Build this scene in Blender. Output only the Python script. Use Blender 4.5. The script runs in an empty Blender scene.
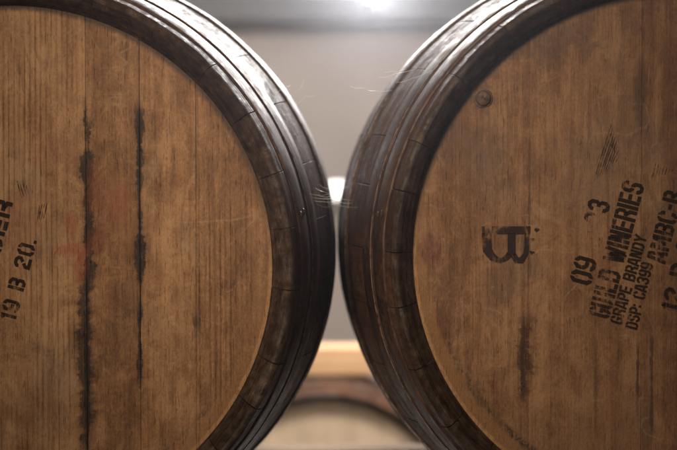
import bpy, bmesh, math, random
from mathutils import Vector, Matrix, noise as mnoise
random.seed(7)
scene = bpy.context.scene
col = scene.collection
PI = math.pi

# ------------------------------------------------------------------ camera
CAM = Vector((0, 0, 1.15))
PITCH, YAW, F = 0.0313, 0.0148, 1630.0          # F in photo pixels (677 wide)
cd = bpy.data.cameras.new('camera'); cam = bpy.data.objects.new('camera', cd); col.objects.link(cam)
cam.location = CAM
cam.rotation_euler = (PI/2 - PITCH, 0, -YAW)
cd.sensor_width = 36.0; cd.lens = F*36/677
cd.clip_start = .05; cd.clip_end = 100
cd.dof.use_dof = True; cd.dof.focus_distance = 1.66; cd.dof.aperture_fstop = 4.2
cd.dof.aperture_blades = 0
scene.camera = cam
ROT = cam.rotation_euler.to_matrix()
RIGHT, UP, FWD = ROT @ Vector((1,0,0)), ROT @ Vector((0,1,0)), ROT @ Vector((0,0,-1))
def cpt(x, ydown, depth): return CAM + RIGHT*x - UP*ydown + FWD*depth
def pix(px, py, depth): return cpt((px-338.5)/F*depth, (py-225)/F*depth, depth)

# ------------------------------------------------------------------ world, lamp and added fill lights out of frame, exposure
w = bpy.data.worlds.new('World'); scene.world = w; w.use_nodes = True
bg = w.node_tree.nodes['Background']
bg.inputs[0].default_value = (.98, .86, .76, 1); bg.inputs[1].default_value = .12
vs = scene.view_settings
vs.view_transform = 'Standard'; vs.look = 'None'; vs.exposure = 0; vs.gamma = 1
scene.render.engine = 'CYCLES'
scene.cycles.use_denoising = True
try: scene.cycles.denoiser = 'OPENIMAGEDENOISE'
except Exception: pass
scene.cycles.max_bounces = 6
scene.cycles.sample_clamp_indirect = 6
def aim(o, target):
    o.rotation_euler = (Vector(target) - o.location).to_track_quat('-Z', 'Y').to_euler()
def area(name, loc, target, sx, sy, power, colr, spread=PI):
    l = bpy.data.lights.new(name, 'AREA'); l.shape = 'RECTANGLE'; l.size = sx; l.size_y = sy
    l.energy = power; l.color = colr; l.spread = spread
    o = bpy.data.objects.new(name, l); col.objects.link(o); o.location = loc; aim(o, target); return o
def spot(name, loc, target, power, colr, angle, blend, radius):
    l = bpy.data.lights.new(name, 'SPOT'); l.energy = power; l.color = colr
    l.spot_size = math.radians(angle); l.spot_blend = blend; l.shadow_soft_size = radius
    o = bpy.data.objects.new(name, l); col.objects.link(o); o.location = loc; aim(o, target); return o
spot('front_lamp', CAM + Vector((-.75, -.55, .95)), cpt(-.03, -.09, 1.63), 250, (1, .82, .58), 23.4, 1.0, .28)
area('rear_fill', (0.0, 2.75, 1.95), (0, 4.1, .75), 2.2, .35, 66, (1, .90, .80))  # unseen fill light added to brighten the wall, far rail and far head
area('shoulder_rim_fill', (.30, 3.3, 1.95), (.05, 1.95, 1.2), 1.15, .16, 43, (1, .96, .93))  # unseen light added to put highlights on the barrel shoulders

# ------------------------------------------------------------------ node helper
class NT:
    def __init__(s, name):
        s.mat = bpy.data.materials.new(name); s.mat.use_nodes = True
        s.t = s.mat.node_tree; s.n = s.t.nodes; s.b = s.n['Principled BSDF']; s.out = s.n['Material Output']
        s._tc = None
    def lk(s, a, b):
        if isinstance(a, (int, float)):
            b.default_value = a
        elif isinstance(a, (tuple, list)):
            v = tuple(a)
            b.default_value = v if len(b.default_value) == len(v) else (v + (1,) if len(v) < len(b.default_value) else v[:3])
        else: s.t.links.new(a, b)
    def co(s):
        if s._tc is None: s._tc = s.n.new('ShaderNodeTexCoord')
        return s._tc.outputs['Object']
    def xyz(s, v=None):
        k = s.n.new('ShaderNodeSeparateXYZ'); s.lk(v if v is not None else s.co(), k.inputs[0]); return k.outputs
    def m(s, op, a, b=0.0, c=0.0, clamp=False):
        k = s.n.new('ShaderNodeMath'); k.operation = op; k.use_clamp = clamp
        for i, v in enumerate((a, b, c)): s.lk(v, k.inputs[i])
        return k.outputs[0]
    def mr(s, v, a, b, c=0.0, d=1.0, smooth=True):
        k = s.n.new('ShaderNodeMapRange'); k.interpolation_type = 'SMOOTHSTEP' if smooth else 'LINEAR'
        for i, q in enumerate((v, a, b, c, d)): s.lk(q, k.inputs[i])
        return k.outputs[0]
    def mapv(s, scale, loc=(0,0,0), v=None):
        k = s.n.new('ShaderNodeMapping'); s.lk(v if v is not None else s.co(), k.inputs[0])
        s.lk(scale, k.inputs['Scale']); s.lk(loc, k.inputs['Location']); return k.outputs[0]
    def noise(s, scale, detail=4, rough=.55, loc=(0,0,0), v=None, dist=0.0):
        k = s.n.new('ShaderNodeTexNoise'); s.lk(s.mapv(scale, loc, v), k.inputs['Vector'])
        k.inputs['Scale'].default_value = 1; k.inputs['Detail'].default_value = detail
        k.inputs['Roughness'].default_value = rough; k.inputs['Distortion'].default_value = dist
        return k.outputs['Fac']
    def mix(s, f, a, b, mode='MIX'):
        k = s.n.new('ShaderNodeMix'); k.data_type = 'RGBA'; k.blend_type = mode
        s.lk(f, k.inputs[0]); s.lk(a, k.inputs[6]); s.lk(b, k.inputs[7]); return k.outputs[2]
    def ramp(s, f, stops):
        k = s.n.new('ShaderNodeValToRGB'); s.lk(f, k.inputs[0]); e = k.color_ramp.elements
        while len(e) < len(stops): e.new(.5)
        for q, (p, c) in zip(e, stops): q.position = p; q.color = tuple(c) + (1,)
        return k.outputs[0]
    def attr(s, name):
        k = s.n.new('ShaderNodeAttribute'); k.attribute_name = name; return k.outputs['Color']
    def bump(s, h, strength, dist):
        k = s.n.new('ShaderNodeBump'); s.lk(h, k.inputs['Height'])
        k.inputs['Strength'].default_value = strength; k.inputs['Distance'].default_value = dist
        s.t.links.new(k.outputs[0], s.b.inputs['Normal'])
    def set(s, color=None, rough=None, metal=None, spec=None):
        if color is not None: s.lk(color, s.b.inputs['Base Color'])
        if rough is not None: s.lk(rough, s.b.inputs['Roughness'])
        if metal is not None: s.lk(metal, s.b.inputs['Metallic'])
        if spec is not None: s.lk(spec, s.b.inputs['Specular IOR Level'])
        return s.mat

# pixel -> local metres on each barrel head
PPM = 993.3
HC = {'L': (11.9, 266.7), 'R': (672.7, 254.2)}
def hp(side, px, py): return ((px-HC[side][0])/PPM, (HC[side][1]-py)/PPM)

# ------------------------------------------------------------------ head material
def head_material(name, side, stops, seams, spots, edge_gain, kerf_gain, sawn, seed):
    t = NT(name); X, Y, Z = t.xyz(); A = t.xyz(t.attr('board'))
    offv = t.n.new('ShaderNodeVectorMath'); offv.operation = 'ADD'
    t.lk(t.co(), offv.inputs[0])
    cmb = t.n.new('ShaderNodeCombineXYZ'); t.lk(t.m('MULTIPLY', A[2], 3.0), cmb.inputs[2]); t.lk(A[2], cmb.inputs[1])
    t.lk(cmb.outputs[0], offv.inputs[1]); P = offv.outputs[0]
    fibre = t.noise((520, 1, 9), 5, .65, (seed, 0, 0), P)
    grain = t.noise((95, 1, 2.6), 5, .6, (seed, 3, 0), P, .6)
    broad = t.noise((15, 1, 6), 4, .6, (seed, 9, 2), P)
    blot = t.noise((38, 1, 30), 8, .76, (seed, 5, 4), None, .4)
    fine = t.noise((420, 1, 300), 3, .7, (seed, 2, 7))
    v = t.m('ADD', t.m('MULTIPLY', grain, .26), t.m('MULTIPLY', broad, .30))
    v = t.m('ADD', v, t.m('MULTIPLY', fibre, .13))
    v = t.m('ADD', v, t.m('MULTIPLY', blot, .46))
    v = t.m('ADD', v, t.m('MULTIPLY', t.m('SUBTRACT', A[0], .5), .55))
    # kerf ridges left by the planer, pitch about 5 mm, fading in and out
    wob = t.noise((6, 1, 4), 2, .5, (seed, 1, 1), P)
    ph = t.m('ADD', t.m('MULTIPLY', X, 2*PI/.0053), t.m('MULTIPLY', wob, 4.0))
    kerf = t.m('SUBTRACT', t.m('POWER', t.m('ABSOLUTE', t.m('SINE', t.m('MULTIPLY', ph, .5))), .55), .75)
    kerf = t.m('MULTIPLY', kerf, t.mr(t.noise((260, 1, 7), 3, .6, (seed, 17, 7), P), .3, .65, .2, 1.9))
    kf = t.m('MULTIPLY', A[1], t.mr(t.noise((18, 1, 5), 3, .6, (seed, 7, 7)), .38, .62))
    kerf_n = t.m('MULTIPLY', kerf, kf)
    v = t.m('ADD', v, t.m('MULTIPLY', kerf_n, .115*kerf_gain))
    # cross-grain saw chatter
    saw = t.m('SINE', t.m('ADD', t.m('MULTIPLY', Z, 2*PI/.0031), t.m('MULTIPLY', t.noise((30, 1, 20), 3, .6, (seed, 4, 4)), 9)))
    sawm = t.m('MULTIPLY', saw, t.mr(blot, .45, .7))
    v = t.m('ADD', v, t.m('MULTIPLY', sawm, .035*sawn))
    v = t.m('ADD', v, t.m('MULTIPLY', t.m('SUBTRACT', fine, .5), .20))
    v = t.m('ADD', t.m('MULTIPLY', t.m('SUBTRACT', v, .52), 1.42), .52)
    c = t.ramp(v, stops)
    # grey weathering and reddish wine-soaked zones
    gz = t.mr(t.noise((9, 1, 7), 4, .6, (seed, 13, 3)), .5, .72)
    c = t.mix(t.m('MULTIPLY', gz, .35), c, (.13, .105, .09))
    rz = t.mr(t.noise((11, 1, 8), 4, .6, (seed, 21, 3)), .52, .70)
    c = t.mix(t.m('MULTIPLY', rz, .38), c, (.20, .075, .035))
    # pores: short dark vertical ticks
    pore = t.mr(t.noise((900, 1, 60), 2, .5, (seed, 31, 3), P), .64, .72)
    c = t.mix(t.m('MULTIPLY', pore, .26), c, (.055, .028, .016))
    # cathedral arcs of the growth rings, only where the noise allows
    ring = t.m('SINE', t.m('MULTIPLY', t.noise((16, 1, 3.2), 1, .4, (seed, 71, 3), P), 95))
    c = t.mix(t.m('MULTIPLY', t.mr(ring, .55, 1.0), t.mr(broad, .42, .62, 0, .28)), c, (.085, .045, .025))
    # light scuffs
    sc = t.mr(t.noise((130, 1, 160), 4, .7, (seed, 41, 3), None, 1.2), .66, .76)
    c = t.mix(t.m('MULTIPLY', sc, .5), c, (.37, .26, .17))
    # thin pale scratches wandering across the boards
    for (sx, sz, q) in ((9, 13, 81), (16, 7, 83)):
        sn = t.noise((sx, 1, sz), 2, .5, (seed, q, 3), None, .8)
        sl = t.mr(t.m('ABSOLUTE', t.m('SUBTRACT', sn, .5)), .0075, .001)
        sl = t.m('MULTIPLY', sl, t.mr(t.noise((13, 1, 12), 3, .6, (seed, q+5, 1)), .50, .62))
        c = t.mix(t.m('MULTIPLY', sl, .27), c, (.40, .27, .17))
    # leak stains at seams: (px, y_top, y_bottom, half width px, wander px, strength, colour, softness)
    rag = t.noise((60, 1, 36), 8, .74, (seed, 51, 3)); brk = t.noise((260, 1, 130), 5, .7, (seed, 55, 3)); soak = t.noise((240, 1, 11), 5, .7, (seed, 57, 3))
    rag = t.m('ADD', t.m('MULTIPLY', rag, .80), t.m('MULTIPLY', soak, .20)); rag2 = t.noise((14, 1, 26), 5, .7, (seed, 61, 3))
    for (px, y0, y1, hw, wan, st, cc, soft) in seams:
        x0, z0 = hp(side, px, y0); _, z1 = hp(side, px, y1)
        d = t.m('ABSOLUTE', t.m('ADD', t.m('SUBTRACT', X, x0), t.m('MULTIPLY', t.m('SUBTRACT', rag, .5), wan/PPM)))
        wd = t.m('MULTIPLY', t.mr(rag2, .38, .64, -.1, 1.6), hw/PPM)
        mk = t.mr(t.m('SUBTRACT', d, wd), 0.0, soft/PPM, 1.0, 0.0)
        zz0 = Z
        zz = t.m('ADD', Z, t.m('MULTIPLY', t.m('SUBTRACT', rag, .5), .05))
        mk = t.m('MULTIPLY', mk, t.mr(zz, z0, z0 - .03))
        mk = t.m('MULTIPLY', mk, t.mr(zz, z1, z1 + .03))
        if hw > 2:
            hal = t.m('MULTIPLY', t.mr(t.m('SUBTRACT', d, t.m('MULTIPLY', wd, 1.3)), 0.0, 9/PPM, 1.0, 0.0), t.m('MULTIPLY', t.mr(zz0, z0, z0 - .06), t.mr(zz0, z1, z1 + .06)))
            c = t.mix(t.m('MULTIPLY', hal, .5), c, (.085, .036, .018))
        mk = t.m('MULTIPLY', mk, t.mr(t.m('ADD', t.m('MULTIPLY', brk, .5), t.m('MULTIPLY', soak, .5)), .36, .50, .25, 1.0))
        c = t.mix(t.m('MULTIPLY', mk, st), c, cc)
    # blotches: (px, py, rx px, ry px, strength, colour)
    for (px, py, rx, ry, st, cc) in spots:
        x0, z0 = hp(side, px, py)
        dx = t.m('DIVIDE', t.m('SUBTRACT', X, x0), rx/PPM); dz = t.m('DIVIDE', t.m('SUBTRACT', Z, z0), ry/PPM)
        d = t.m('SQRT', t.m('ADD', t.m('MULTIPLY', dx, dx), t.m('MULTIPLY', dz, dz)))
        d = t.m('ADD', d, t.m('MULTIPLY', t.m('SUBTRACT', blot, .5), 2.6))
        mk = t.m('MULTIPLY', t.mr(d, .35, 1.2, 1.0, 0.0), t.mr(brk, .32, .58, .3, 1.0))
        c = t.mix(t.m('MULTIPLY', mk, st), c, cc)
    # worn rim of the head: bare orange wood with a broken dirt line inside it
    r = t.m('SQRT', t.m('ADD', t.m('MULTIPLY', X, X), t.m('MULTIPLY', Z, Z)))
    rr = t.m('ADD', r, t.m('MULTIPLY', t.m('SUBTRACT', rag, .5), .006))
    low = t.mr(Z, .06, -.10)
    em = t.m('MULTIPLY', t.m('MULTIPLY', t.mr(t.m('ADD', rr, t.m('MULTIPLY', t.m('SUBTRACT', blot, .5), .022)), .2425, .2535), low), t.m('MULTIPLY', t.mr(brk, .3, .6, .45, 1.0), edge_gain))
    c = t.mix(em, c, t.mix(fine, (.13, .062, .026), (.33, .165, .07)))
    dl = t.m('MULTIPLY', t.mr(t.m('ABSOLUTE', t.m('SUBTRACT', rr, .2425)), .006, .0005), low)
    c = t.mix(t.m('MULTIPLY', t.m('MULTIPLY', dl, t.m('MULTIPLY', t.mr(blot, .42, .60), t.mr(brk, .36, .55))), .9*edge_gain), c, (.045, .024, .016))
    c = t.mix(t.m('MULTIPLY', t.m('MULTIPLY', t.mr(rr, .2575, .2595), t.mr(Z, .16, .02)), t.mr(brk, .35, .6, .15, .75)), c, (.42, .235, .115))  # lit bevel of the head edge, painted as a thin pale line
    c = t.mix(t.m('MULTIPLY', t.m('MULTIPLY', t.mr(t.m('ADD', rr, t.m('MULTIPLY', t.m('SUBTRACT', brk, .5), .006)), .2545, .2605), t.mr(Z, -.03, .12)), .8), c, (.030, .019, .014))  # recess shade under the chime, darkened into the colour of the upper rim
    h = t.m('ADD', t.m('MULTIPLY', kerf_n, .35), t.m('MULTIPLY', fibre, .5))
    h = t.m('ADD', h, t.m('MULTIPLY', blot, .8)); h = t.m('ADD', h, t.m('MULTIPLY', fine, .3))
    h = t.m('SUBTRACT', h, t.m('MULTIPLY', pore, .4))
    t.bump(h, .8, .0018)
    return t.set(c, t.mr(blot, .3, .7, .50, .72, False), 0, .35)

DK = (.018, .012, .010)
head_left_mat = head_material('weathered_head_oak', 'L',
    [(.30, (.055, .026, .013)), (.46, (.145, .065, .029)), (.58, (.245, .119, .053)), (.76, (.42, .238, .122))],
    [(86, 88, 455, 1.2, 3, .9, DK, 1.5), (89, 108, 300, 4.6, 17, .96, (.026, .013, .009), 2.5),
     (85, 265, 470, 5.5, 16, .92, (.030, .018, .012), 4), (86.5, 250, 470, 2.2, 7, .95, DK, 2), (140, 95, 300, 3.0, 9, .94, (.022, .012, .009), 2.5), (139, 290, 395, 1.8, 7, .94, (.022, .012, .009), 2),
     (140, 92, 400, .8, 3, .85, DK, 1.2), (196, 100, 380, .5, 1.5, .3, DK, 1.0), (196, 300, 345, 2.2, 2, .85, DK, 2)],
    [(97, 190, 13, 30, .75, (.17, .045, .020)), (119, 202, 12, 24, .5, (.27, .085, .05)), (72, 250, 20, 9, .75, (.28, .060, .03)), (98, 240, 14, 18, .7, (.15, .035, .02)), (72, 225, 9, 14, .5, (.27, .06, .03)), (80, 268, 9, 14, .55, (.25, .06, .03)), (24, 225, 26, 45, .35, (.25, .085, .045)),
     (55, 150, 34, 22, .35, (.26, .10, .06)), (128, 25, 20, 9, .6, (.04, .032, .036))],
    .75, .75, .15, 0.0)
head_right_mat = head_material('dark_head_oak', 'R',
    [(.30, (.050, .026, .014)), (.46, (.120, .054, .025)), (.58, (.200, .096, .045)), (.76, (.34, .184, .096))],
    [(529, 120, 300, .7, 2, .45, DK, 1.5), (524, 305, 415, 7, 18, .82, (.050, .018, .012), 4), (523, 325, 415, 1.2, 8, .7, (.035, .015, .010), 3),
     (640, 40, 150, 3.0, 6, .45, (.06, .035, .026), 6), (638, 330, 420, 1.2, 6, .7, DK, 1.6), (652, 320, 450, 1.0, 4, .65, DK, 1.6),
     (596, 330, 450, .6, 3, .4, DK, 1.4)],
    [(431, 250, 14, 24, .7, (.11, .030, .028)), (437, 330, 15, 22, .6, (.12, .035, .022)), (450, 300, 18, 50, .35, (.09, .04, .025)),
     (455, 395, 40, 30, .4, (.08, .035, .02)), (484, 100, 15, 15, .6, (.05, .032, .022)), (540, 40, 70, 26, .45, (.085, .055, .042)), (470, 140, 40, 60, .3, (.11, .065, .045))],
    1.25, .15, .25, 11.0)

# ------------------------------------------------------------------ other materials
def stave_material(name, gain=1.0, egain=1.0):
    t = NT(name); A = t.xyz(t.attr('stave')); X, Y, Z = t.xyz()
    g = t.noise((60, 26, 60), 7, .75); s2 = t.noise((300, 24, 300), 4, .65, (4, 0, 0)); b = t.noise((9, 12, 9), 4, .6, (8, 0, 0))
    v = t.m('ADD', t.m('MULTIPLY', g, .4), t.m('MULTIPLY', s2, .25)); v = t.m('ADD', v, t.m('MULTIPLY', b, .35))
    v = t.m('ADD', v, t.m('MULTIPLY', t.m('SUBTRACT', A[0], .5), .14))
    c = t.ramp(v, [(.30, (.016*gain, .010*gain, .008*gain)), (.5, (.052*gain, .024*gain, .014*gain)), (.75, (.15*gain, .080*gain, .050*gain))])
    # bare end grain of the chime: greyer, scuffed
    e = t.m('MULTIPLY', A[1], 1.0)
    eg = t.ramp(t.m('ADD', t.m('MULTIPLY', t.noise((75, 75, 75), 7, .72, (1, 2, 3)), .90), t.m('MULTIPLY', A[0], .10)),
                [(.34, (.012*egain, .007*egain, .005*egain)), (.50, (.034*egain, .020*egain, .014*egain)), (.62, (.068*egain, .043*egain, .031*egain)), (.74, (.17*egain, .12*egain, .09*egain))])
    c = t.mix(e, c, eg)
    lathe = t.noise((7, 420, 7), 4, .7, (2, 0, 5))
    h = t.m('ADD', t.m('MULTIPLY', s2, .4), t.m('MULTIPLY', g, .5)); h = t.m('ADD', h, t.m('MULTIPLY', lathe, .9))
    t.bump(h, .85, .0019)
    return t.set(c, t.mr(t.m('ADD', t.m('MULTIPLY', g, .6), t.m('MULTIPLY', s2, .4)), .36, .62, .30, .75, False), 0, t.m('MULTIPLY', t.mr(t.noise((45, 60, 45), 6, .75, (5, 5, 0)), .40, .60, .15, 1.0), t.mr(t.noise((4, 150, 4), 5, .7, (5, 1, 9)), .42, .58, .04, .60)))
stave_mat = stave_material('dark_stave_oak', 1.3, 1.1)

def hoop_material():
    t = NT('rusty_hoop_steel')
    a = t.noise((26, 26, 26), 6, .7); b = t.noise((170, 60, 170), 5, .7, (3, 0, 0))
    v = t.m('ADD', t.m('MULTIPLY', a, .6), t.m('MULTIPLY', b, .4))
    c = t.ramp(v, [(.34, (.024, .013, .010)), (.50, (.060, .030, .020)), (.62, (.13, .062, .032)), (.74, (.20, .10, .055))])
    lines = t.noise((5, 520, 5), 4, .7, (1, 0, 2))
    t.bump(t.m('ADD', t.m('MULTIPLY', b, .5), lines), .5, .0010)
    return t.set(c, t.mr(v, .38, .62, .30, .70, False), .12, t.mr(t.noise((40, 200, 40), 6, .75, (6, 1, 0)), .40, .60, .10, .6))
hoop_mat = hoop_material()
def edge_material():
    t = NT('worn_lit_hoop_edge')
    a = t.noise((130, 130, 130), 4, .7)
    c = t.ramp(a, [(.38, (.07, .045, .035)), (.58, (.55, .45, .40))])  # worn steel, with the highlight along the edge painted into the pale tone
    return t.set(c, .42, .5, .5)
edge_mat = edge_material()

def simple(name, c0, c1, scale, rough=.6, metal=0.0, bump=0.0, detail=5):
    t = NT(name); a = t.noise(scale, detail, .6)
    if bump: t.bump(a, .5, bump)
    return t.set(t.ramp(a, [(.35, c0), (.65, c1)]), rough, metal)
def ink_material(name, c, lo, hi, grainy, seed):
    t = NT(name)
    n1 = t.noise((190, 1, 150), 5, .72, (seed, 0, 0)); n2 = t.noise((460, 1, 60), 4, .65, (seed, 4, 0)); n3 = t.noise((36, 1, 30), 3, .6, (seed, 8, 0))
    v = t.m('ADD', t.m('MULTIPLY', n1, .35), t.m('MULTIPLY', n2, grainy)); v = t.m('ADD', v, t.m('MULTIPLY', n3, .65-grainy))
    al = t.mr(v, lo, hi)
    t.lk(t.m('MULTIPLY', al, .88), t.b.inputs['Alpha'])
    return t.set(t.mix(n1, c, tuple(q*1.9 for q in c)), .8, 0, .1)
ink = ink_material('worn_black_ink', (.017, .011, .009), .40, .50, .2, 0.0)
ink_faded = ink_material('faded_black_ink', (.018, .012, .010), .465, .575, .22, 5.0)
brand_ink = ink_material('scuffed_brand_ink', (.024, .016, .017), .385, .53, .2, 9.0)
scratch_ink = ink_material('scratch_ink', (.030, .018, .014), .42, .56, .35, 3.0)

wall_mat = simple('plaster_wall_paint', (.43, .38, .35), (.50, .445, .415), (1.3, 1.3, 1.8), .9, 0, .002)
beam_mat = simple('grey_steel_paint', (.10, .10, .105), (.145, .145, .15), (2, 2, 9), .55)
floor_mat = simple('concrete', (.20, .19, .18), (.30, .285, .27), (2.5, 2.5, 2.5), .85, 0, .002)
rail_mat = simple('pale_pine', (.38, .235, .125), (.50, .325, .19), (3, 40, 40), .85, 0, .0008)
rail_mat.node_tree.nodes['Principled BSDF'].inputs['Specular IOR Level'].default_value = .1
far_head_mat = simple('pale_head_oak', (.34, .26, .18), (.46, .36, .26), (22, 2, 4), .7, 0, .0006)
plug_mat = simple('greasy_plug_wood', (.06, .034, .022), (.15, .085, .052), (240, 240, 240), .62, 0, .0014)
lamp_body_mat = simple('lamp_housing_paint', (.05, .05, .055), (.08, .08, .085), (9, 9, 9), .45, .4)
def emit(name, c, s):
    t = NT(name); t.lk(c, t.b.inputs['Emission Color']); t.b.inputs['Emission Strength'].default_value = s
    return t.set((.8, .8, .8), .4)
web_t = NT('cobweb_silk'); web_t.b.inputs['Alpha'].default_value = 1
web_mat = web_t.set((.85, .83, .80), .35, 0, .6)

# ------------------------------------------------------------------ object helpers
def link(name, bm, mats, parent=None, loc=(0,0,0), smooth=True):
    me = bpy.data.meshes.new(name); bm.to_mesh(me); bm.free()
    for m_ in (mats if isinstance(mats, (list, tuple)) else [mats]): me.materials.append(m_)
    if smooth:
        for p in me.polygons: p.use_smooth = True
    o = bpy.data.objects.new(name, me); col.objects.link(o); o.location = loc
    if parent: o.parent = parent
    return o
def thing(name, label, cat, loc, rot=(0,0,0), group=None):
    o = bpy.data.objects.new(name, None); o.empty_display_size = .1; col.objects.link(o)
    o.location = loc; o.rotation_euler = rot; tag(o, label, cat, group); return o
def tag(o, label, cat, group=None, kind=None):
    if label: o['label'] = label
    if cat: o['category'] = cat
    if group: o['group'] = group
    if kind: o['kind'] = kind
def box(bm, c, s, bev=0.0):
    r = bmesh.ops.create_cube(bm, size=1, matrix=Matrix.Translation(c) @ Matrix.Diagonal((*s, 1)))
    if bev:
        es = list({e for v in r['verts'] for e in v.link_edges})
        bmesh.ops.bevel(bm, geom=es, offset=bev, segments=2, affect='EDGES', profile=.6)

# ------------------------------------------------------------------ the setting
bm = bmesh.new(); box(bm, (0, 3, -.05), (14, 12, .1)); o = link('floor', bm, floor_mat, smooth=False); tag(o, None, None, kind='structure')
WALLD = 5.6
bm = bmesh.new(); box(bm, (0, WALLD+.1, 1.75), (14, .2, 3.5)); o = link('back_wall', bm, wall_mat, smooth=False)
tag(o, 'plain warm grey plaster wall behind the barrels', 'wall')
zb = pix(338, 20, WALLD-.25).z
bm = bmesh.new()
box(bm, (0, WALLD-.14, zb+.012), (13, .24, .024), .003); box(bm, (0, WALLD-.14, zb+.225), (13, .05, .402), .003); box(bm, (0, WALLD-.14, zb+.438), (13, .24, .024), .003)
o = link('steel_beam', bm, beam_mat, smooth=False); tag(o, 'long dark grey steel beam across the top of the wall', 'beam')

# ------------------------------------------------------------------ barrel
H, RC, RB, DEP, RI = .44, .2845, .3318, .031, .2617
def prof(t):                                     # outer radius at distance t from the front end
    u = 1 - min(t, 2*H-t)/H
    return RB - (RB-RC)*u*u
def staves_bm(seed, ns=28):
    rnd = random.Random(seed)
    bm = bmesh.new(); lay = bm.loops.layers.float_color.new('stave')
    ws = [rnd.uniform(.75, 1.25) for _ in range(ns)]; tot = sum(ws); a0 = rnd.uniform(0, .2)
    outer = [.0045, .008, .013, .02, .03, .045, .065, .085, .105, .13, .16, .20, .25, .30, .36, .42]
    outer = outer + [H] + [2*H - q for q in reversed(outer)]
    for i in range(ns):
        a1 = a0 + ws[i]/tot*2*PI
        n = 9; dr = rnd.uniform(-.0002, .0002); de = rnd.uniform(-.0003, .0003); tint = rnd.random()
        di = rnd.uniform(-.0001, .0001); deep = rnd.random() < .5
        rows = []
        for k in range(n+1):
            f = k/n; edge = 1 if k in (0, n) else 0
            g = .0010 if deep else .0004
            a = a0 + (a1-a0)*f + (g if k == 0 else -g if k == n else 0)
            if k == 1: a = a0 + (a1-a0)*.012
            if k == n-1: a = a0 + (a1-a0)*.988
            sink = (.0007 if deep else .0002) if edge else 0
            def nz(s, q=0): return mnoise.noise(Vector((math.cos(a)*s+seed, math.sin(a)*s, q)))
            ch = max(0, nz(30, 3.1)-.22)**1.5 * .016 + abs(nz(110, 1.7))*.0007      # chipped corner
            pts = [(RI+.0003, DEP+.006), (RI+.0003, DEP-.001), (RI+.0060+di, .0150), (RI+.0120+di+nz(50)*.0004, .0058+de+ch*.3), (RI+.0162+di, .0010+de),
                   (RC-.0046, 0+de+nz(70, 5)*.0004), (RC-.0022-ch*.6, .0003+de+ch*.4), (RC-.0006-ch*.35+dr, .0020+de+ch*.8)]
            for q in outer: pts.append((prof(q)+dr+nz(40, q*14)*.0005, q+ (de if q < .02 else 0)))
            e2 = 2*H
            pts += [(RC-.003, e2), (RI+.008, e2), (RI+.0003, e2-DEP+.006)]
            row = []
            for j, (r_, y_) in enumerate(pts):
                rr = r_ - (sink if 6 <= j < len(pts)-3 else 0) 
                yy = y_ + (sink*1.3 if edge and 3 <= j <= 7 else 0)
                row.append(bm.verts.new((rr*math.cos(a), yy, rr*math.sin(a))))
            rows.append(row)
        for k in range(n):
            for j in range(len(rows[0])-1):
                fc = bm.faces.new((rows[k][j], rows[k+1][j], rows[k+1][j+1], rows[k][j+1]))
                en = 1.0 if j < 7 else .55 if j < 9 else 0.0
                for lp in fc.loops: lp[lay] = (tint, en, 0, 1)
            for j in (1, 4, 7):
                e_ = bm.edges.get((rows[k][j], rows[k+1][j]))
                if e_: e_.smooth = False
        for k in (1, n-1):
            for j in range(len(rows[0])-1):
                bm.edges.get((rows[k][j], rows[k][j+1])).smooth = False
        # stave sides close the joint so no light leaks through
        for k in (0, n):
            row = rows[k]; inn = [bm.verts.new((v.co.x*.955, v.co.y, v.co.z*.955)) for v in row[8:-3]]
            for j in range(len(inn)-1):
                fc = bm.faces.new((row[8+j], row[9+j], inn[j+1], inn[j]))
                for lp in fc.loops: lp[lay] = (tint*.3, 0, 0, 1)
        a0 = a1
    # dark inner shell behind the joints
    N = 96; prev = None
    for q in [.006] + [H*2*k/16 for k in range(1, 16)] + [2*H-.006]:
        ring = [bm.verts.new(((prof(q)-.0075)*math.cos(2*PI*k/N), q, (prof(q)-.0075)*math.sin(2*PI*k/N))) for k in range(N)]
        if prev:
            for k in range(N):
                fc = bm.faces.new((prev[k], prev[(k+1) % N], ring[(k+1) % N], ring[k]))
                for lp in fc.loops: lp[lay] = (0, 0, 0, 1)
        prev = ring
    bmesh.ops.recalc_face_normals(bm, faces=bm.faces)
    return bm
def hoop_bm(t0, t1, seed, lip=.0007, th=.0015):
    bm = bmesh.new(); N = 240; rnd = random.Random(seed)
    rings = []
    for k in range(N):
        a = 2*PI*k/N; c, s = math.cos(a), math.sin(a)
        wv = mnoise.noise(Vector((c*2.2+seed, s*2.2, 1)))*.0022; w2 = mnoise.noise(Vector((c*14+seed, s*14, 4)))*.0005
        o_ = .0005 + abs(mnoise.noise(Vector((c*6+seed, s*6, 7))))*.0008
        f0, f1 = t0+wv+w2, t1+wv
        tm = (f0+f1)/2
        pts = [(prof(f0)-.004, f0), (prof(f0)+o_+th*.65, f0), (prof(f0)+o_+th, f0+lip), (prof(tm)+o_*.6+th+.0004, tm), (prof(f1)+o_+th, f1-.0006), (prof(f1)+o_+th*.65, f1), (prof(f1)-.004, f1)]
        rings.append([bm.verts.new((r_*c, y_, r_*s)) for r_, y_ in pts])
    for k in range(N):
        A, B = rings[k], rings[(k+1) % N]
        for j in range(6):
            fc = bm.faces.new((A[j], A[j+1], B[j+1], B[j])); fc.material_index = 1 if j in (1, 4) else 0
    bmesh.ops.recalc_face_normals(bm, faces=bm.faces)
    return bm
def rivet_bm(r):
    bm = bmesh.new(); bmesh.ops.create_uvsphere(bm, u_segments=14, v_segments=8, radius=r)
    for v in bm.verts: v.co.z = v.co.z*.55 if v.co.z > 0 else v.co.z*.2
    return bm
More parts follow.
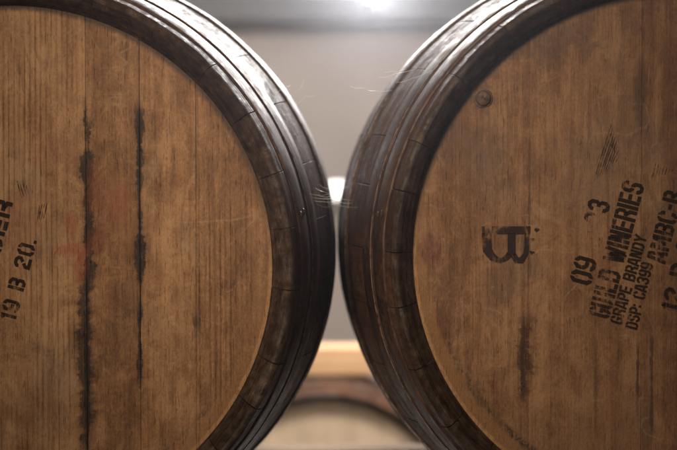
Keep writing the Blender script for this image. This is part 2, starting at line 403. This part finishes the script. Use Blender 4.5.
def head_bm(seams, tints, ridges, seed, groove=.0009):
    """flat head of edge-joined boards, each clipped to the circle, front face at y=0"""
    bm = bmesh.new(); lay = bm.loops.layers.float_color.new('board'); R = RI+.001; rnd = random.Random(seed)
    xs = [-R] + list(seams) + [R]
    for i in range(len(xs)-1):
        x0, x1 = xs[i], xs[i+1]; dy = rnd.uniform(-.0004, .0004)*(groove/.0005); v3 = rnd.random()
        cols = [x0+.00005, x0+.0004] + [x0+(x1-x0)*k/6 for k in range(1, 6)] + [x1-.0004, x1-.00005]
        if i == 0: cols = [x0 + (x1-x0)*(k/8)**2 for k in range(9)]
        if i == len(xs)-2: cols = [x1 - (x1-x0)*(k/8)**2 for k in range(8, -1, -1)]
        rows = []
        for k, x in enumerate(cols):
            zmax = math.sqrt(max(0, R*R - x*x))
            g = groove if (k == 0 and i > 0) or (k == len(cols)-1 and i < len(xs)-2) else 0
            rows.append([bm.verts.new((x, dy+g, zmax*(-1+2*j/24))) for j in range(25)])
        for k in range(len(cols)-1):
            for j in range(24):
                try: fc = bm.faces.new((rows[k][j], rows[k+1][j], rows[k+1][j+1], rows[k][j+1]))
                except ValueError: continue
                for lp in fc.loops: lp[lay] = (tints[i], ridges[i], v3, 1)
    # a solid disc right behind the boards
    N = 64; a = [bm.verts.new((R*math.cos(2*PI*k/N), .0035, R*math.sin(2*PI*k/N))) for k in range(N)]
    b = [bm.verts.new((R*math.cos(2*PI*k/N), .022, R*math.sin(2*PI*k/N))) for k in range(N)]
    new = [bm.faces.new(a), bm.faces.new(b)] + [bm.faces.new((a[k], a[(k+1) % N], b[(k+1) % N], b[k])) for k in range(N)]
    for fc in new:
        for lp in fc.loops: lp[lay] = (.2, 0, 0, 1)
    bmesh.ops.remove_doubles(bm, verts=[v for v in bm.verts], dist=1e-6)
    bmesh.ops.recalc_face_normals(bm, faces=bm.faces)
    return bm
HOOPS = [(.030, .069), (.086, .127), (.250, .292)]
def make_barrel(label, front, rx, seed, seams, tints, ridges, hmat, rivet_angle, smat=None, rear_mat=None, group=None, groove=.0005):
    rot = Matrix.Rotation(rx, 3, 'X')
    base = front - rot @ Vector((0, -H, RB))
    root = thing('oak_barrel', label, 'barrel', base, (rx, 0, 0), group)
    ax = Vector((0, -H, RB))
    link('staves', staves_bm(seed), smat or stave_mat, root, ax)
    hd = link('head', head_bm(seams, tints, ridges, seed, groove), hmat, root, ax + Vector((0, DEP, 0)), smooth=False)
    rear = link('head', head_bm((-.15, -.04, .07, .16), (.4, .5, .45, .55, .5), (0,)*5, seed+1), rear_mat or far_head_mat, root, ax + Vector((0, 2*H-DEP, 0)), smooth=False)
    rear.rotation_euler = (0, 0, PI)
    for i, (a, b) in enumerate(HOOPS + [(2*H-b, 2*H-a) for a, b in reversed(HOOPS)]):
        h = link('hoop', hoop_bm(a, b, seed*3+i, {1: .0013, 2: .0026}.get(i, .0007), .0030 if i == 2 else .0015), [hoop_mat, hoop_mat if i in (0, 5) else edge_mat], root, ax)
        if i < 3:
            for dd in (-.006, .006):
                ang = rivet_angle[i]; t_ = (a+b)/2 + dd*1.3
                da = dd*(0.6 if i < 2 else 3.2)
                nrm = Vector((math.cos(ang+da), 0, math.sin(ang+da)))
                r_ = prof(t_) + .0022
                rv = link('rivet', rivet_bm(.0038), hoop_mat, h, nrm*r_ + Vector((0, t_, 0)))
                rv.rotation_euler = nrm.to_track_quat('Z', 'Y').to_euler()
    return root, hd

left_seams = [-.205, -.115, -.026] + [hp('L', p, 0)[0] for p in (86.5, 140, 196)]
barrel_left, head_left = make_barrel('oak barrel with dark leak streaks down its head and stencil 19 B 20',
    cpt(-.3284, .0433, 1.61), .0095, 3, left_seams, (.5, .5, .55, .57, .47, .53, .47), (0, 0, .4, 1.0, .12, .15, .95), head_left_mat, (.18, -1.2, -2.0),
    group='two barrels in front')
right_seams = [hp('R', p, 0)[0] for p in (529, 641)] + [.06, .15]
barrel_right, head_right = make_barrel('oak barrel with a branded letter B, round plug and black stencilled lines',
    cpt(.337, .0301, 1.61), -.0096, 5, right_seams, (.50, .56, .45, .55, .5), (.1, .1, .1, 0, 0), head_right_mat, (PI-.135, -1.9, PI-.40),
    group='two barrels in front', groove=.0003)

# round plug near the upper left of the right head
x_, z_ = hp('R', 482.5, 98.5)
bm = bmesh.new(); prev = None
for (r_, y_) in [(.0100, .001), (.0098, -.0006), (.0088, -.0012), (.0080, -.0006), (.0076, -.0022), (.0064, -.0038), (.0046, -.0047), (.0024, -.0051), (.0002, -.0052)]:
    ring = [bm.verts.new((r_*math.cos(2*PI*k/28)*(1+.10*mnoise.noise(Vector((math.cos(2*PI*k/28)*1.3, math.sin(2*PI*k/28)*1.3, y_*300)))), y_*(1+.25*math.sin(2*PI*k/28+1)), r_*math.sin(2*PI*k/28)*(1+.12*mnoise.noise(Vector((math.cos(2*PI*k/28)*1.3, math.sin(2*PI*k/28)*1.3, 9+y_*300)))))) for k in range(28)]
    if prev:
        for k in range(28): bm.faces.new((prev[k], ring[k], ring[(k+1) % 28], prev[(k+1) % 28]))
    prev = ring
bmesh.ops.recalc_face_normals(bm, faces=bm.faces)
link('plug', bm, plug_mat, head_right, (x_, 0, z_))

# ------------------------------------------------------------------ stencil lettering
def strip(bm, pts, wd, ends=None):
    """mitred flat stroke through 2-D points, lying at y=-.0006"""
    n = len(pts); P = [Vector(p) for p in pts]; L, R_ = [], []
    for i in range(n):
        d0 = (P[i]-P[i-1]).normalized() if i else None; d1 = (P[i+1]-P[i]).normalized() if i < n-1 else None
        d0 = d0 or d1; d1 = d1 or d0
        n0, n1 = Vector((-d0.y, d0.x)), Vector((-d1.y, d1.x)); mm = (n0+n1)
        mm = mm.normalized() if mm.length > 1e-6 else n0
        k = min(1.6, 1/max(.3, mm.dot(n0)))
        ww = wd[i] if isinstance(wd, (list, tuple)) else wd
        L.append(P[i]+mm*ww/2*k); R_.append(P[i]-mm*ww/2*k)
    a = [bm.verts.new((p.x, -.0009, p.y)) for p in L]; b = [bm.verts.new((p.x, -.0009, p.y)) for p in R_]
    for i in range(n-1): bm.faces.new((a[i], b[i], b[i+1], a[i+1]))
l, r, b, t, m, c, g, s = .09, .47, .08, .92, .5, .11, .035, .205
def bowl(y0, y1, x0=l+.12): return [(x0, y1), (r-c, y1), (r, y1-c), (r, y0+c), (r-c, y0), (x0, y0)]
stem = [(l, 0), (l, 1)]; md = (l+r)/2
LH = [(md-g, t), (l+c, t), (l, t-c), (l, b+c), (l+c, b), (md-g, b)]; RH = [(2*md-x, y) for x, y in LH]
G = {
 '0': ([LH, RH], .56), 'D': ([stem, bowl(b, t)], .56), 'B': ([stem, bowl(m, t), bowl(b, m)], .56), 'P': ([stem, bowl(m-.05, t)], .55),
 'R': ([stem, bowl(m, t), [(r-.16, m-.02), (r, m-.17), (r, 0)]], .56), 'E': ([stem] + [[(l+.12, q), (r+.03, q)] for q in (b, m, t)], .52),
 'L': ([stem, [(l+.12, b), (r+.02, b)]], .50), 'I': ([stem], .20), 'N': ([stem, [(r, 0), (r, 1)], [(l+.1, .93), (r-.1, .07)]], .56),
 'W': ([[(.06, 1), (.18, .07), (.2, .05)], [(.24, .05), (.34, .75), (.36, .75)], [(.38, .75), (.48, .05), (.5, .05)], [(.54, .05), (.66, 1)]], .73),
 'M': ([stem, [(.62, 0), (.62, 1)], [(.17, .95), (.35, .3), (.37, .3), (.54, .95)]], .72),
 'A': ([[(.06, 0), (.19, .93), (.27, .93)], [(.29, .93), (.37, .93), (.50, 0)], [(.17, .27), (.39, .27)]], .57),
 'Y': ([[(.05, 1), (.25, .5)], [(.5, 1), (.3, .5)], [(.275, 0), (.275, .48)]], .55),
 'S': ([[(r, t-.2), (r, t-c), (r-c, t), (l+c, t), (l, t-c), (l, m+.1), (l+c, m), (md-g, m)], [(md+g, m), (r-c, m), (r, m-.1), (r, b+c), (r-c, b), (l+c, b), (l, b+c), (l, b+.2)]], .56),
 'U': ([[(l, 1), (l, b+c), (l+c, b), (md-g, b)], [(md+g, b), (r-c, b), (r, b+c), (r, 1)]], .56),
 'C': ([[(r, t-.25), (r, t-c), (r-c, t), (md+g, t)], LH, [(md+g, b), (r-c, b), (r, b+c), (r, b+.25)]], .56),
 'G': ([[(r, t-.25), (r, t-c), (r-c, t), (md+g, t)], LH, [(md+g, b), (r-c, b), (r, b+c), (r, .45), (md, .45)]], .57),
 '1': ([[(.2, 0), (.2, 1)], [(.2, t), (.06, .78)]], .34),
 '2': ([[(l, t-.22), (l, t-c), (l+c, t), (r-c, t), (r, t-c), (r, .66), (md+.03, m)], [(md-.03, m-.06), (l, .26), (l, b), (r+.04, b)]], .56),
 '3': ([[(l, t-.2), (l, t-c), (l+c, t), (r-c, t), (r, t-c), (r, m+.1), (r-c, m), (md-.05, m)], [(r-.06, m-.04), (r, m-.13), (r, b+c), (r-c, b), (l+c, b), (l, b+c), (l, b+.2)]], .56),
 '9': ([[(md-g, t), (l+c, t), (l, t-c), (l, m+.03), (l+c, m-.08), (r-.1, m-.08)], [(md+g, t), (r-c, t), (r, t-c), (r, b+c), (r-c, b), (l+c, b), (l, b+c), (l, b+.14)]], .56),
 ':': ([[(.1, .14), (.1, .32)], [(.1, .60), (.1, .78)]], .22), '-': ([[(.05, .5), (.33, .5)]], .38), '.': ([[(.1, 0), (.1, .18)]], .22), ' ': ([], .36),
}
def stencil(head, side, text, p0, p1, hpx, mat=None):
    """text along the baseline p0 -> p1 (photo pixels), letters hpx tall on its left side"""
    bm = bmesh.new(); q0, q1 = Vector(hp(side, *p0)), Vector(hp(side, *p1)); d = q1-q0
    adv = sum(G[ch][1]+.06 for ch in text) - .06; kx = d.length/adv; u = d.normalized(); v = Vector((-u.y, u.x))
    ky = hpx/PPM; x = 0; 
    for ch in text:
        for st in G[ch][0]:
            pts = [q0 + u*((x+px)*kx) + v*(py*ky) for px, py in st]
            strip(bm, pts, s*(kx+ky)/2*.86)
        x += G[ch][1]+.06
    o = link('stencil_lettering', bm, mat or ink, head, (0, 0, 0), smooth=False); return o
stencil(head_right, 'R', '09', (590, 286), (597, 260), 22)
stencil(head_right, 'R', 'B', (600, 246), (603, 235), 21, ink_faded)
stencil(head_right, 'R', '2', (604, 226), (606.5, 216), 22, ink_faded)
stencil(head_right, 'R', '3', (607.5, 213.5), (610, 203), 22)
stencil(head_right, 'R', 'GU', (609, 319), (613.6, 301.5), 22, ink_faded)
stencil(head_right, 'R', 'ILD WINERIES', (614.4, 298.5), (644, 185), 22)
stencil(head_right, 'R', 'GRAPE BRANDY', (621.5, 325), (647, 237), 12.5)
stencil(head_right, 'R', 'DSP: CA399', (637, 330), (653, 264), 12.5)
stencil(head_right, 'R', 'AMBC-R', (665, 264), (683, 194), 19.5)
stencil(head_right, 'R', '12 B 23', (680, 313), (701, 228), 20)
stencil(head_left, 'L', '19 B 20.', (15, 322), (37.5, 240), 16.5)
stencil(head_left, 'L', 'AGER', (-6, 276), (14, 202), 16)
# branded letter B lying on its side
bm = bmesh.new()
def px(pts): return [hp('R', *p) for p in pts]
for pts, wd in (([(481, 230), (505, 230), (530, 230)], 8), ([(486, 233), (486, 241), (487, 250), (492, 257), (499, 260.5), (505, 258.5), (509, 254)], [10, 10, 9, 7.5, 5, 5, 7]),
                ([(511, 233), (511, 255)], 8), ([(526, 233), (526, 246), (525, 254), (521, 260), (516, 260), (512.5, 254)], [4.5, 4.5, 5, 6, 6, 6]),
                ([(534, 229), (536, 230), (539, 229)], [2, 4, 1.5]), ([(530, 238), (532, 239.5), (534, 238.5)], [1, 3, 1]), ([(529, 251), (531, 252.5), (534, 252)], [1, 3, 1])):
    strip(bm, px(pts), [q/PPM for q in wd] if isinstance(wd, list) else wd/PPM)
link('branded_letter', bm, brand_ink, head_right, (0, 0, 0), smooth=False)
# ink scratches
def scratches(head, side, lines, name='scratch_marks'):
    bm = bmesh.new()
    for p0, p1, wd in lines:
        mid = ((p0[0]+p1[0])/2+random.uniform(-.6, .6), (p0[1]+p1[1])/2)
        strip(bm, [hp(side, *p0), hp(side, *mid), hp(side, *p1)], [wd*.5/PPM, wd/PPM, wd*.35/PPM])
    return link(name, bm, scratch_ink, head, (0, 0, 0), smooth=False)
scratches(head_right, 'R', [((610.5-.3*k + k*1.6, 124+k*4.2), (593+k*2.7, 181-k*2.0), 1.15-.06*k) for k in range(8)] + [((610.5+k*1.5, 133+k*3), (608+k*1.8, 143+k*3), 1.3) for k in range(4)])
scratches(head_right, 'R', [((655+k*2.8, 163+k), (652+k*3, 177-k*.5), .8) for k in range(7)])
scratches(head_left, 'L', [((18+k*2.8, 181+random.uniform(-2, 2)), (22.5+k*2.2, 198-k*1.5), 1.5) for k in range(4)])
scratches(head_left, 'L', [((40+k*2.5, 205-k*.6), (37+k*2.3, 223-k*1.5), 1.4) for k in range(4)])

# ------------------------------------------------------------------ rack under the two barrels
zc = (cpt(-.3284, .0433, 1.61).z + cpt(.337, .0301, 1.61).z)/2
yf = cpt(0, .037, 1.61).y
rt = zc - prof(.76) - .004
rack_mat = simple('grey_weathered_pine', (.20, .135, .08), (.30, .21, .13), (3, 40, 40), .9, 0, .0008)
rack_mat.node_tree.nodes['Principled BSDF'].inputs['Specular IOR Level'].default_value = .05
rack = thing('barrel_rack', 'pale wooden rack rails under the two front barrels, seen at the bottom between them', 'rack', (0, yf+.44, 0))
for t_ in (.12, .76):
    bm = bmesh.new(); box(bm, (0, 0, 0), (1.7, .07, .09), .006); link('rail', bm, rack_mat, rack, (0, t_-.44, rt-.045), smooth=False)
    for sx in (-.8, .8):
        bm = bmesh.new(); box(bm, (0, 0, 0), (.07, .066, rt-.09), .005); link('post', bm, rack_mat, rack, (sx, t_-.44, (rt-.09)/2), smooth=False)

# ------------------------------------------------------------------ barrel and rail behind
top = pix(338, 345, 3.73).z; th = .066
far_stave = stave_material('weathered_stave_oak', 1.6, .25)
fz = top - th - prof(.15)
fp = pix(327, 380, 3.58); fp.z = fz
far, far_head = make_barrel('blurred barrel with a pale head and dark rim, low behind the gap beneath the rail', fp, 0, 8,
    (-.2, -.1, -.01, .09, .18), (.5, .6, .45, .6, .5, .5), (0,)*6, far_head_mat, (1.2, 2.2, -2.0), far_stave)
bm = bmesh.new(); box(bm, (0, 0, 0), (2.6, .09, th), .008)
o = link('wooden_rail', bm, rail_mat, None, (0, fp.y+.15, top-th/2), smooth=False)
tag(o, 'thick pale wooden rail lying across the blurred barrel behind the gap', 'rail')

# ------------------------------------------------------------------ floodlights
def floodlight(label, p, rad, strength, colr, spill=0.0, wide=1.0):
    root = thing('floodlight', label, 'lamp', p)
    def disc(rings, n=40):
        bm = bmesh.new(); prev = None
        for r_, y_ in rings:
            ring = [bm.verts.new((r_*wide*math.cos(2*PI*k/n), y_, r_*math.sin(2*PI*k/n))) for k in range(n)]
            if prev:
                for k in range(n): bm.faces.new((prev[k], ring[k], ring[(k+1) % n], prev[(k+1) % n]))
            prev = ring
        bmesh.ops.recalc_face_normals(bm, faces=bm.faces); return bm
    link('housing', disc([(rad*.3, .075), (rad*.7, .06), (rad*1.12, .01), (rad*1.16, -.008), (rad*1.02, -.008), (rad*.98, .006)]), lamp_body_mat, root)
    link('lens', disc([(rad*1.0, .002), (rad*.8, -.004), (rad*.4, -.008), (.0005, -.009)]), emit('lamp_glow', colr, strength), root)
    back = WALLD - p.y
    bm = bmesh.new(); box(bm, (0, (back+.06)/2, 0), (.02, max(.01, back-.06), .02)); link('bracket', bm, lamp_body_mat, root, smooth=False)
    if spill:
        l = bpy.data.lights.new('lamp_spill', 'POINT'); l.energy = spill; l.color = colr; l.shadow_soft_size = .02
        o = bpy.data.objects.new('lamp_spill', l); col.objects.link(o); o.parent = root; o.location = (0, .36, .03)
    return root
floodlight('bright white round floodlight glowing in front of the dark beam at the top', pix(374, -13, 4.75), .04, 6500, (.97, .97, 1), 1.5)
floodlight('small white lamp low on the wall, glowing through the narrow gap between the front barrels', pix(337, 190, 5.4), .030, 2.4, (1, .98, .96), 0, 1.7)

# ------------------------------------------------------------------ cobwebs
def cobweb(label, strands, rad=.00022):
    org = pix(*strands[0][0]); root = thing('cobweb', label, 'cobweb', org, (0, 0, 0), 'cobwebs on the barrel hoops')
    for st in strands:
        bm = bmesh.new()
        P = [pix(*q) - org for q in st]; pts = []; sd = random.uniform(0, 90)
        for i in range(len(P)-1):
            for k in range(8):
                f = k/8; q = P[i].lerp(P[i+1], f); q.z -= .0012*math.sin(PI*f)
                q += Vector((mnoise.noise(Vector((i+f, sd, 0))), 0, mnoise.noise(Vector((i+f, sd, 5)))))*.0009; pts.append(q)
        pts.append(P[-1]); prev = None; rr = rad*random.uniform(.5, 1.2)
        for i, q in enumerate(pts):
            d = (pts[min(i+1, len(pts)-1)] - pts[max(i-1, 0)]).normalized(); a = d.orthogonal().normalized(); b_ = d.cross(a)
            ring = [bm.verts.new(q + (a*math.cos(2*PI*k/5) + b_*math.sin(2*PI*k/5))*rr*(.35+.65*math.sin(PI*(i+.5)/len(pts)))) for k in range(5)]
            if prev:
                for k in range(5): bm.faces.new((prev[k], ring[k], ring[(k+1) % 5], prev[(k+1) % 5]))
            prev = ring
        link('strand', bm, web_mat, root)
    return root
rw = random.Random(21); gap = []
for k in range(7):
    x0, y0 = rw.uniform(304, 328), rw.uniform(184, 205); x1 = x0 + rw.uniform(20, 42); y1 = y0 + rw.uniform(-3, 6)
    dz = rw.uniform(1.72, 1.84)
    gap.append([(x0, y0, dz), (x0*.6+x1*.4, y0*.6+y1*.4+rw.uniform(-2, 3), dz-.01), (x1, y1, dz+rw.uniform(0, .03))])
gap += [[(306, 192, 1.72), (318, 195, 1.73), (333, 196, 1.74), (352, 200, 1.75)], [(310, 197, 1.74), (330, 199, 1.73), (352, 203, 1.74)]]
cobweb('wisps of cobweb bridging the narrow gap between the two front barrels', gap, .00019)
cobweb('thin cobweb strands off the upper shoulder of the right barrel',
       [[(350, 86, 1.70), (362, 88, 1.70), (374, 91, 1.72), (392, 90, 1.74)], [(378, 77, 1.70), (396, 73, 1.70), (417, 68, 1.70)], [(396, 82, 1.68), (412, 78, 1.68), (432, 70, 1.67)],
        [(384, 72, 1.75), (392, 71, 1.75), (404, 69, 1.76)]], .0003)
cobweb('faint cobweb wisps off the upper shoulder of the left barrel',
       [[(276, 92, 1.8), (284, 86, 1.8), (291, 85, 1.82)], [(290, 96, 1.82), (300, 88, 1.82), (304, 79, 1.82)], [(296, 104, 1.83), (306, 96, 1.83), (316, 95, 1.83)]], .0002)

# ------------------------------------------------------------------ thin haze volume added for the glow around the lamp
HAZE = .0015
bm = bmesh.new(); box(bm, (0, 3.0, 1.25), (15, 13, 4.8))
hz = link('added_glow_haze', bm, [], smooth=False); tag(hz, None, None, kind='stuff')
hm = bpy.data.materials.new('glow_haze'); hm.use_nodes = True; nt = hm.node_tree; nt.nodes.clear()
pv = nt.nodes.new('ShaderNodeVolumePrincipled'); out = nt.nodes.new('ShaderNodeOutputMaterial')
pv.inputs['Color'].default_value = (.95, .95, 1, 1); pv.inputs['Density'].default_value = HAZE; pv.inputs['Anisotropy'].default_value = .88
nt.links.new(pv.outputs[0], out.inputs['Volume']); hz.data.materials.append(hm)
